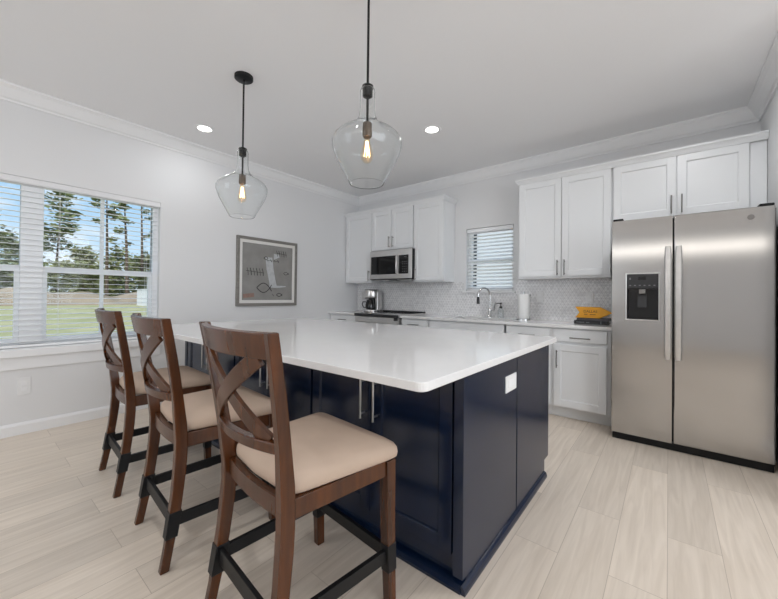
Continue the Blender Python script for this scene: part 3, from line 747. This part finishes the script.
# end panels
def end_panel(x0, x1, label, sgn):
    r = empty('island_end_panel', ((x0 + x1) / 2, (IY0 + IY1) / 2, 0), label, 'panel')
    for y0, y1, notch in ((IY0, IYM - .008, 'f'), (IYM + .006, IY1, 'b')):
        b = MB()
        if notch == 'f': poly = [(y0, .045), (y0 + .03, .045), (y0 + .03, .0), (y1, 0), (y1, ITZ), (y0, ITZ)]
        else: poly = [(y0, 0), (y1 - .09, 0), (y1 - .09, .105), (y1, .105), (y1, ITZ), (y0, ITZ)]
        b.prism(poly, x0, x1, 'x')
        b.build('panel', 'navy', r, bevel=.002)
    b = MB(); xo = x1 if sgn > 0 else x0
    prof = [(0, 0), (.017, 0), (.017, .012), (.012, .025), (.005, .032), (0, .034)]
    b.prism([(xo + sgn * u, v) for u, v in prof], IY0 - .012, IY1 - .089, 'y')
    b.build('base_shoe', 'navy', r)
    return r
end_panel(-.666, IX1, 'navy end panel of the island facing the fridge side', 1)
end_panel(IX0, -3.252, 'navy end panel of the island facing the window wall', -1)
prof = [(0, 0), (.017, 0), (.017, .012), (.012, .025), (.005, .032), (0, .034)]
sh = MB().prism([(YI + .021 - u * 2.4, v) for u, v in prof], IX0 + .04, IX1 - .002, 'x').build('base_shoe', 'navy')
tag(sh, 'thin navy shoe moulding on the floor along the toe kick of the island', 'moulding')
# countertop with small rounded corners
CX0, CX1, CY0, CY1 = -3.33, -.583, .905, 2.575
def rrect(x0, x1, y0, y1, r, n=5):
    p = []
    for (cx_, cy_, a0) in ((x1 - r, y1 - r, 0), (x0 + r, y1 - r, 90), (x0 + r, y0 + r, 180), (x1 - r, y0 + r, 270)):
        for k in range(n + 1):
            a = radians(a0 + 90 * k / n); p.append((cx_ + r * cos(a), cy_ + r * sin(a)))
    return p
b = MB(); b.prism(rrect(CX0, CX1, CY0, CY1, .03), .862, .893, 'z')
tag(b.build('island_countertop', 'quartz', bevel=.003), 'large white quartz countertop with overhang on the navy island', 'countertop')
op = empty('wall_outlet', (IX1, 1.78, .67), 'white outlet plate on the navy end panel of the island', 'outlet')
MB().box(IX1, IX1 + .005, 1.705, 1.857, .685, .768).build('cover_plate', 'whitepl', op, bevel=.002)
MB().box(IX1 + .004, IX1 + .007, 1.735, 1.827, .708, .745).build('socket', 'trim', op, bevel=.003)

# ------------------------------------------------------------------ bar stools
def make_stool(label):
    r = empty('bar_stool', (0, 0, 0), label, 'bar stool', 'wooden bar stools along the island')
    zk = .51
    WT, WK, WR = .255, .206, .222
    def ypost(z):
        if z <= zk:
            s = z / zk; return -.272 + (.062) * (1 - (1 - s) ** 1.6)
        s = (z - zk) / (1.06 - zk); return -.210 - .080 * (s ** 1.35)
    def xpost(z):
        if z <= zk: return WR + (WK - WR) * (z / zk) ** .8
        return WK + (WT - WK) * ((z - zk) / (1.06 - zk))
    def surf(u, z, bow=.050):
        return Vector((u * xpost(z), ypost(z) - bow * (1 - u * u), z))
    zs = [0, .1, .2, .3, .4, .47, .53, .6, .7, .8, .9, 1.0, 1.058]
    for s in (-1, 1):
        b = MB()
        sz = [(.037 if z < .55 else .037 - .009 * (z - .55) / .5, .043 if z < .35 else .047 if z < .62 else .042 - .008 * (z - .62) / .44) for z in zs]
        sz = [(w - (.006 if z < .12 else 0), d - (.008 if z < .12 else 0)) for (w, d), z in zip(sz, zs)]
        b.post([(s * xpost(z), ypost(z), z) for z in zs], sz)
        b.build('rear_leg', 'walnut', r, world=False, bevel=.004)
    for s in (-1, 1):
        b = MB(); b.post([(s * .228, .22, 0), (s * .226, .207, .3), (s * .224, .204, .548)], [(.034, .036), (.040, .042), (.044, .046)])
        b.build('front_leg', 'walnut', r, world=False, bevel=.003)
    # curved rails and crossed slats
    def rail(z0, z1, th, name, us=1.0, rake=0):
        b = MB(); n = 16; P = []; Wv = []; Nv = []
        for k in range(n + 1):
            u = (-1 + 2 * k / n) * us; zc = (z0 + z1) / 2
            a = surf(u, z0); c = surf(u, z1); P.append((a + c) / 2); Wv.append((c - a) / 2)
            t = surf(u + .01, zc) - surf(u - .01, zc); nn = t.cross(c - a).normalized() * th / 2; Nv.append(nn)
        b.ribbon(P, Wv, Nv); return b.build(name, 'walnut', r, world=False, bevel=.003, smooth=40)
    rail(.982, 1.056, .022, 'top_rail', .97)
    rail(.700, .735, .022, 'lower_rail', .95)
    for sgn in (-1, 1):
        b = MB(); n = 16; P = []; Wv = []; Nv = []
        for k in range(n + 1):
            s = k / n; u = sgn * (-.80 + 1.60 * s); z = .985 - .257 * s
            p = surf(u, z); t = (surf(u + sgn * .01, z - .257 * .01 / 1.6) - p).normalized()
            du = (surf(u + .01, z) - surf(u - .01, z)).normalized(); dz = (surf(u, z + .01) - surf(u, z - .01)).normalized()
            nn = du.cross(dz).normalized(); w = nn.cross(t).normalized()
            P.append(p - nn * (.0035 * sgn)); Wv.append(w * .026); Nv.append(nn * .007)
        b.ribbon(P, Wv, Nv); b.build('cross_slat', 'walnut', r, world=False, bevel=.002, smooth=40)
    # seat frame
    b = MB(); yr_, yf_ = -.205, .20
    P = [(u * .19, yr_ - .014 * (1 - u * u), .522) for u in [-1 + k / 6 for k in range(13)]]
    b.ribbon(P, [(0, 0, .03)] * 13, [(0, .012, 0)] * 13)
    b.post([(0, yf_, .492), (0, yf_, .552)], [(.40, .026)] * 2)
    for s in (-1, 1):
        b.loft([[(s * .226 - .012, yf_, .492), (s * .226 + .012, yf_, .492), (s * .226 + .012, yf_, .552), (s * .226 - .012, yf_, .552)],
                [(s * .205 - .012, yr_, .492), (s * .205 + .012, yr_, .492), (s * .205 + .012, yr_, .552), (s * .205 - .012, yr_, .552)]])
    b.build('seat_frame', 'walnut', r, world=False, bevel=.002)
    # cushion: rounded trapezoid with domed top
    b = MB(); N = 44
    def ring(k, zz):
        pts = []
        for i in range(N):
            a = 2 * pi * i / N; c_, s_ = cos(a), sin(a); e = .15
            X = math.copysign(abs(c_) ** e, c_); Y = math.copysign(abs(s_) ** e, s_)
            y = .026 + .218 * Y * k; hw = .230 + .026 * (y / .22)
            if Y < 0: y -= .018 * (1 - min(1, abs(X)) ** 2) * (-Y) * k
            pts.append((hw * X * k, y, zz))
        return pts
    b.loft([ring(.96, .5525), ring(1.0, .560), ring(1.008, .575), ring(1.0, .590), ring(.97, .602), ring(.90, .613), ring(.75, .624), ring(.5, .632), ring(.22, .635)])
    b.build('cushion', 'cushion', r, world=False, smooth=True)
    # black flat stretchers and leg sleeves
    def xy(s, fb, z): return (s * xpost(z), ypost(z)) if fb == 'r' else (s * (.228 - .002 * z / .3), .22 - .013 * z / .3)
    def bar(p0, p1, z0, z1, th):
        p0 = Vector((p0[0], p0[1], 0)); p1 = Vector((p1[0], p1[1], 0)); d = (p1 - p0).normalized(); n = Vector((-d.y, d.x, 0)) * th / 2
        b = MB(); b.loft([[(p + s_ * n) + Vector((0, 0, z)) for s_, z in ((-1, z0), (1, z0), (1, z1), (-1, z1))] for p in (p0, p1)])
        b.build('stretcher', 'black', r, world=False, bevel=.002)
    za, zb = .170, .216; zm_ = (za + zb) / 2
    bar(xy(-1, 'r', zm_), xy(1, 'r', zm_), za, zb + .012, .016)
    bar(xy(-1, 'f', zm_), xy(1, 'f', zm_), za, zb, .018)
    for s in (-1, 1): bar(xy(s, 'r', zm_), xy(s, 'f', zm_), za, zb, .018)
    for s in (-1, 1):
        for fb in 'rf':
            x0, y0 = xy(s, fb, .13); x1, y1 = xy(s, fb, .238); e = .003
            w0 = (.037 + e, .044 + e) if fb == 'r' else (.0365 + e, .040 + e)
            b = MB(); b.post([(x0, y0, .132), (x1, y1, .236)], [w0, (w0[0] + .002, w0[1] + .002)])
            b.build('leg_sleeve', 'black', r, world=False, bevel=.002)
    return r
POSE = [((-2.638, .869), -.060, 'dark wooden bar stool with cross back, the one nearest the window'),
        ((-1.828, .844), -.078, 'dark wooden bar stool with cross back, between two other stools'),
        ((-1.060, .846), -.090, 'dark wooden bar stool with cross back, nearest the camera and the outlet end')]
proto = make_stool(POSE[0][2])
for i, ((x, y), a, lab) in enumerate(POSE):
    s = proto if i == 0 else copy_tree(proto)
    s.location = (x, y, 0); s.rotation_euler = (0, 0, a); s['label'] = lab

# ------------------------------------------------------------------ pendants
def make_pendant(label):
    r = empty('pendant_light', (0, 0, 0), label, 'pendant light', 'glass pendant lights over the island')
    MB().lathe([(.001, 2.772), (.058, 2.772), (.066, 2.778), (.066, 2.800), (.001, 2.800)], seg=32).build('canopy', 'black', r, world=False, smooth=40)
    MB().lathe([(.0065, 2.06), (.0065, 2.775)], seg=12).build('rod', 'black', r, world=False, smooth=40)
    MB().lathe([(.007, 2.262), (.014, 2.262), (.018, 2.256), (.030, 2.253), (.0305, 2.246), (.026, 2.2425), (.026, 2.200), (.012, 2.190), (.007, 2.190)], seg=24).build('shade_cap', 'black', r, world=False, smooth=40)
    MB().lathe([(.010, 2.062), (.024, 2.058), (.025, 1.995), (.020, 1.985), (.008, 1.985)], seg=20).build('socket', 'brass', r, world=False, smooth=40)
    bl = MB().lathe([(.012, 1.99), (.014, 1.975), (.022, 1.945), (.031, 1.905), (.032, 1.888), (.027, 1.868), (.016, 1.855), (.001, 1.850)], seg=20).build('bulb', 'bulbglass', r, world=False, smooth=True)
    b = MB()
    for k in range(6):
        a = 2 * pi * k / 6; b.tube([(.006 * cos(a), .006 * sin(a), 1.965), (.016 * cos(a + .4), .016 * sin(a + .4), 1.885)], .0012, 5)
    b.build('filament', 'fil', bl, world=False)
    prof = [(.031, 2.243), (.037, 2.236), (.040, 2.222), (.040, 2.18), (.0405, 2.13), (.045, 2.095), (.058, 2.066), (.088, 2.042), (.122, 2.022), (.152, 2.002), (.173, 1.981), (.182, 1.958), (.180, 1.932), (.170, 1.898), (.154, 1.862), (.134, 1.825), (.115, 1.792), (.100, 1.764), (.090, 1.744)]
    inner = [(max(.004, p[0] - .0032), p[1] - (.001 if k < 8 else 0)) for k, p in enumerate(prof)][::-1]
    b = MB(); loop = prof + [(.0885, 1.742)] + inner + [prof[0]]; b.lathe(loop, seg=56, cap=False); bmesh.ops.remove_doubles(b.bm, verts=b.bm.verts, dist=1e-5); b.build('glass_shade', 'shade', r, world=False, smooth=60)
    return r
pl = make_pendant('glass jug pendant light with black rod, hung over the window end of the island')
pl2 = copy_tree(pl); pl2['label'] = 'glass jug pendant light with black rod, hung nearer the camera over the island'
pl.location = (-2.485, 1.335, 0); pl2.location = (-1.222, 1.335, 0)
# recessed downlights
def downlight(x, y, label):
    r = empty('recessed_light', (x, y, ZC), label, 'ceiling light', 'recessed ceiling lights')
    MB().lathe([(.062, 0), (.062, -.004), (.085, -.006), (.092, -.001), (.092, 0)], (x, y, ZC), 32, cap=False).build('trim_ring', 'trim', r, smooth=40)
    MB().lathe([(.001, -.0035), (.064, -.0035), (.064, 0)], (x, y, ZC), 32).build('lens', 'lamp', r, smooth=40)
    light('recessed_lamp', 'AREA', (x, y, ZC - .012), 2.5, (.97, .985, 1.0), target=(x, y, 0), shape='DISK', size=.12, spread=radians(170))
downlight(-3.576, 1.52, 'round recessed ceiling light near the window wall, left of the farther pendant')
downlight(-1.81, 2.918, 'round recessed ceiling light near the kitchen cabinets, right of the nearer pendant')
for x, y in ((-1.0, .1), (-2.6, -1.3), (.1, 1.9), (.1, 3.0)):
    light('ceiling_fill', 'AREA', (x, y, ZC - .012), 7.5, (.97, .985, 1.0), target=(x, y, 0), shape='DISK', size=.12, spread=radians(170))  # overhead lamps added without fixtures to brighten the room

# ------------------------------------------------------------------ wall art and wall outlet on the left wall
AY0, AY1, AZ0, AZ1 = 2.13, 3.012, 1.012, 1.882
art = empty('framed_picture', (XL, (AY0 + AY1) / 2, AZ0), 'square grey-framed painting of sketched fish on the left wall', 'picture')
def ringbox(b, y0, y1, z0, z1, w, x0, x1):
    b.box(x0, x1, y0, y0 + w, z0, z1); b.box(x0, x1, y1 - w, y1, z0, z1); b.box(x0, x1, y0 + w, y1 - w, z0, z0 + w); b.box(x0, x1, y0 + w, y1 - w, z1 - w, z1)
b = MB(); ringbox(b, AY0, AY1, AZ0, AZ1, .037, XL + .001, XL + .032); b.build('frame', 'frame', art, bevel=.003)
b = MB(); ringbox(b, AY0 + .037, AY1 - .037, AZ0 + .037, AZ1 - .037, .036, XL + .001, XL + .022); b.build('mount', 'mount', art)
MB().box(XL + .001, XL + .018, AY0 + .076, AY1 - .076, AZ0 + .076, AZ1 - .076).build('canvas', 'canvas', art)
def A(u, v):   # 0..1 over the canvas, u to the right, v down
    return (XL + .0185, AY0 + .076 + u * (AY1 - AY0 - .152), AZ1 - .076 - v * (AZ1 - AZ0 - .152))
def stroke(b, pts, w=.006):
    P = [Vector(A(u, v)) for u, v in pts]; n = len(P); secs_w = []; nv = []
    for i in range(n):
        d = (P[min(i + 1, n - 1)] - P[max(i - 1, 0)]).normalized(); secs_w.append(d.cross(Vector((1, 0, 0))) * w / 2); nv.append((.0006, 0, 0))
    b.ribbon(P, secs_w, nv)
def fish(b, cu, cv, L_, H_, w=.007, tail=True):
    top = [(cu - L_ / 2 + L_ * k / 10, cv - H_ / 2 * sin(pi * k / 10)) for k in range(11)]
    bot = [(cu - L_ / 2 + L_ * k / 10, cv + H_ / 2 * sin(pi * k / 10)) for k in range(11)]
    stroke(b, top, w); stroke(b, bot, w)
    if tail: stroke(b, [(cu + L_ / 2, cv), (cu + L_ * .62, cv - H_ * .35)], w); stroke(b, [(cu + L_ / 2, cv), (cu + L_ * .62, cv + H_ * .35)], w)
def bones(b, cu, cv, L_, H_, n, w=.006):
    stroke(b, [(cu - L_ / 2, cv - H_ * .1), (cu, cv), (cu + L_ / 2, cv + H_ * .1)], w)
    for k in range(n):
        u = cu - L_ * .42 + L_ * .84 * k / (n - 1); stroke(b, [(u - .012, cv - H_ / 2), (u + .006, cv), (u + .012, cv + H_ / 2)], w * (1.6 if k % 2 else 1))
b = MB()
bones(b, .24, .50, .34, .13, 6); bones(b, .76, .135, .22, .11, 5)
fish(b, .40, .78, .26, .17, .011); fish(b, .86, .50, .10, .05, .007); fish(b, .72, .905, .11, .06, .009)
bones(b, .58, .28, .26, .05, 4, .005); fish(b, .44, .24, .08, .05, .008, False); stroke(b, [(.58, .89), (.61, .93)], .006)
b.build('dark_strokes', 'ink', art)
b = MB()
secs = []
Pp = [A(.50, .22), A(.53, .45), A(.57, .62), A(.60, .76)]
b.ribbon(Pp, [Vector((0, .050, 0)), Vector((0, .052, 0)), Vector((0, .050, 0)), Vector((0, .052, 0))], [(.0004, 0, 0)] * 4)
b.ribbon([A(.52, .745), A(.68, .755), A(.86, .745)], [Vector((0, 0, .02)), Vector((0, 0, .015)), Vector((0, 0, .007))], [(.0003, 0, 0)] * 3)
b.ribbon([A(.60, .20), A(.72, .18)], [Vector((0, 0, .04)), Vector((0, 0, .015))], [(.0003, 0, 0)] * 2)
b.build('pale_strokes', 'chalk', art)
b = MB(); stroke(b, [(.02, .93), (.22, .91)], .05); b.build('rust_stroke', 'blush', art)

wo_ = empty('wall_outlet', (XL, .35, .318), 'white outlet on the left wall below the window', 'outlet')
MB().box(XL, XL + .005, .31, .39, .318, .458).build('cover_plate', 'whitepl', wo_, bevel=.002)
for dz in (-.024, .024): MB().box(XL + .004, XL + .007, .333, .367, .388 + dz - .017, .388 + dz + .017).build('socket', 'trim', wo_, bevel=.005)

# ------------------------------------------------------------------ outdoors beyond the windows
GZ = -.45
b = MB(); b.box(-130, XL - .6, -70, 90, GZ - .3, GZ); b.box(XL - .6, 20, YB + .8, 40, GZ - .3, GZ)
lawn = struct(b.build('lawn', 'grass'))
# rough bank of soil at the far edge of the lawn
b = MB(); nx, ny = 10, 70; vs = []
for i in range(nx + 1):
    row = []
    for j in range(ny + 1):
        s = i / nx; x = -57 - 9 * s; y = -30 + 85 * j / ny
        hgt = sin(pi * min(1, s * 1.0)) ** .8 * (1.75 + .4 * sin(y * .35) + .3 * sin(y * 1.1 + 2))
        row.append(b.bm.verts.new((x + random.uniform(-.3, .3), y + random.uniform(-.3, .3), GZ - .05 + hgt + (random.uniform(-.15, .15) if 0 < i < nx else 0))))
    vs.append(row)
for i in range(nx):
    for j in range(ny): b.bm.faces.new((vs[i][j], vs[i][j + 1], vs[i + 1][j + 1], vs[i + 1][j]))
struct(b.build('soil_bank', 'soil', smooth=True))
# white shed
sh = empty('garden_shed', (-52, 15.6, GZ), 'small white shed at the edge of the lawn seen through the window', 'shed')
MB().box(-53.2, -51.2, 14.55, 16.6, GZ, GZ + 2.05).build('shed_walls', 'siding', sh)
b = MB(); b.prism([(14.45, GZ + 2.05), (16.7, GZ + 2.05), (16.7, GZ + 2.22), (14.45, GZ + 2.10)], -53.3, -51.1, 'x'); b.build('shed_roof', 'siding', sh)
# house next door, seen in slivers through the tilted blind over the sink
nb = empty('neighbouring_house', (-2.6, 9.5, GZ), 'pale house next door behind the blind over the sink', 'house')
MB().box(-9, 3, 9.0, 10.5, GZ, 5.5).build('house_wall', 'siding', nb)
for x0, x1, z0_, z1_ in ((-4.45, -4.1, .5, 2.9), (-1.2, -.4, .7, 2.4)): MB().box(x0, x1, 8.96, 9.0, z0_, z1_).build('window', 'dkwin', nb)

def tree(x, y, h, crown_r, crown_z0, kind, leaf, label, n=900, ls=.35, group='trees beyond the lawn'):
    r = empty(kind, (x, y, GZ), label, 'tree', group)
    rnd = random.Random(int(abs(x * 13 + y * 7)))
    b = MB(); lean = rnd.uniform(-.03, .03) * h
    b.tube([(x, y, GZ), (x + lean * .3, y + lean * .2, GZ + h * .4), (x + lean, y + lean, GZ + h * .96)], [h * .011 + .05, h * .008 + .03, .03], 7)
    clumps = []
    nc = 16 if kind == 'pine_tree' else 22
    for k in range(nc):
        t = rnd.random() ** .8; zz = crown_z0 + (h - crown_z0) * t
        if kind == 'pine_tree': rad = crown_r * (1 - .6 * t) * rnd.uniform(.3, 1)
        else: rad = crown_r * sqrt(max(.05, 1 - (2 * t - .85) ** 2 * .75)) * rnd.uniform(.2, .95)
        a = rnd.uniform(0, 2 * pi); c = Vector((x + lean * t + rad * cos(a), y + lean * t + rad * sin(a), GZ + zz)); clumps.append(c)
        b.tube([(x + lean * t * .8, y + lean * t * .8, GZ + zz - rad * .35), tuple(c)], [.07, .02], 5)
    b.build('trunk', 'bark', r)
    b = MB()
    for k in range(n):
        c = clumps[k % nc]; cs = crown_r * (.30 if kind == 'pine_tree' else .42)
        d = Vector((rnd.gauss(0, 1), rnd.gauss(0, 1), rnd.gauss(0, .55 if kind == 'pine_tree' else .75))) * cs * .55
        p = c + d; q = Matrix.Rotation(rnd.uniform(0, 2 * pi), 3, 'Z') @ Matrix.Rotation(rnd.uniform(-1.3, 1.3), 3, 'X')
        s = ls * rnd.uniform(.6, 1.4)
        vv = [b.bm.verts.new(p + q @ Vector(w)) for w in ((-s, 0, 0), (-s * .2, -s * .5, s * .15), (s, 0, 0), (s * .2, s * .5, -s * .12))]
        b.bm.faces.new(vv)
    b.build('foliage', leaf, r)
    return r
T = 'trees beyond the lawn'
tl = 'leafy green tree in the belt of trees beyond the lawn'
pn = 'tall sparse pine standing beyond the lawn, seen through the window'
spec = [(-80, -12, 13.5, 3.4, 1.5, 'leaf2'), (-80, 2.0, 15.6, 3.4, 1.5, 'leaf0'), (-80, 10.3, 18.4, 3.3, 1.2, 'leaf1'), (-80, 18.6, 9.8, 3.3, .6, 'leaf0'), (-80, 27, 9.8, 3.4, .6, 'leaf2'),
        (-95, -7, 13, 3.6, .8, 'leaf1'), (-95, 5.5, 12, 3.3, .6, 'leaf3'), (-95, 16.5, 10.5, 3.3, .5, 'leaf2'), (-95, 28, 10.5, 3.3, .5, 'leaf3'), (-95, 39, 10.5, 3.3, .5, 'leaf1'),
        (-112, -1, 12, 4, .5, 'leaf0'), (-112, 10, 12, 4, .5, 'leaf1'), (-112, 20, 11.5, 4, .5, 'leaf3'), (-112, 30, 11.5, 4, .5, 'leaf0'), (-112, 40, 11.5, 4, .5, 'leaf2')]
for a in spec: tree(*a[:5], 'broadleaf_tree', a[5], tl, n=1500, ls=.42)
for (x, y, h, cr_, z0_) in ((-66, 14.2, 20, 2.0, 9.5), (-63, 16.0, 19, 1.9, 9.0), (-75, 21.3, 23, 1.9, 10.5), (-50, 18.6, 16, 1.8, 8.2)):
    tree(x, y, h, cr_, z0_, 'pine_tree', 'leaf1', pn, n=420, ls=.34, group='pines beyond the lawn')
def shrub(x, y, h, w, leaf, label):
    r = empty('shrub', (x, y, GZ), label, 'shrub', 'undergrowth behind the soil bank'); rnd = random.Random(int(x * 7 + y * 31))
    b = MB()
    for k in range(5): b.tube([(x + rnd.uniform(-.3, .3), y + rnd.uniform(-.6, .6), GZ), (x + rnd.uniform(-1, 1), y + rnd.uniform(-w, w) * .7, GZ + h * .8)], [.06, .02], 5)
    b.build('stems', 'bark', r)
    b = MB()
    for k in range(1100):
        p = Vector((x + rnd.gauss(0, .8), y + rnd.uniform(-w, w), GZ + h * rnd.random() ** .8)); q = Matrix.Rotation(rnd.uniform(0, 6.3), 3, 'Z') @ Matrix.Rotation(rnd.uniform(-1.3, 1.3), 3, 'X'); sc = .38 * rnd.uniform(.6, 1.4)
        b.bm.faces.new([b.bm.verts.new(p + q @ Vector(v) * sc) for v in ((-1, 0, 0), (-.2, -.5, .15), (1, 0, 0), (.2, .5, -.12))])
    b.build('foliage', leaf, r)
for k in range(9):
    y = -14 + k * 6.4
    shrub(-70.5, y, 5.2 + (k * 37 % 5) * .35, 2.9, 'leaf%d' % (k % 4), 'dense green shrub in the undergrowth behind the soil bank')
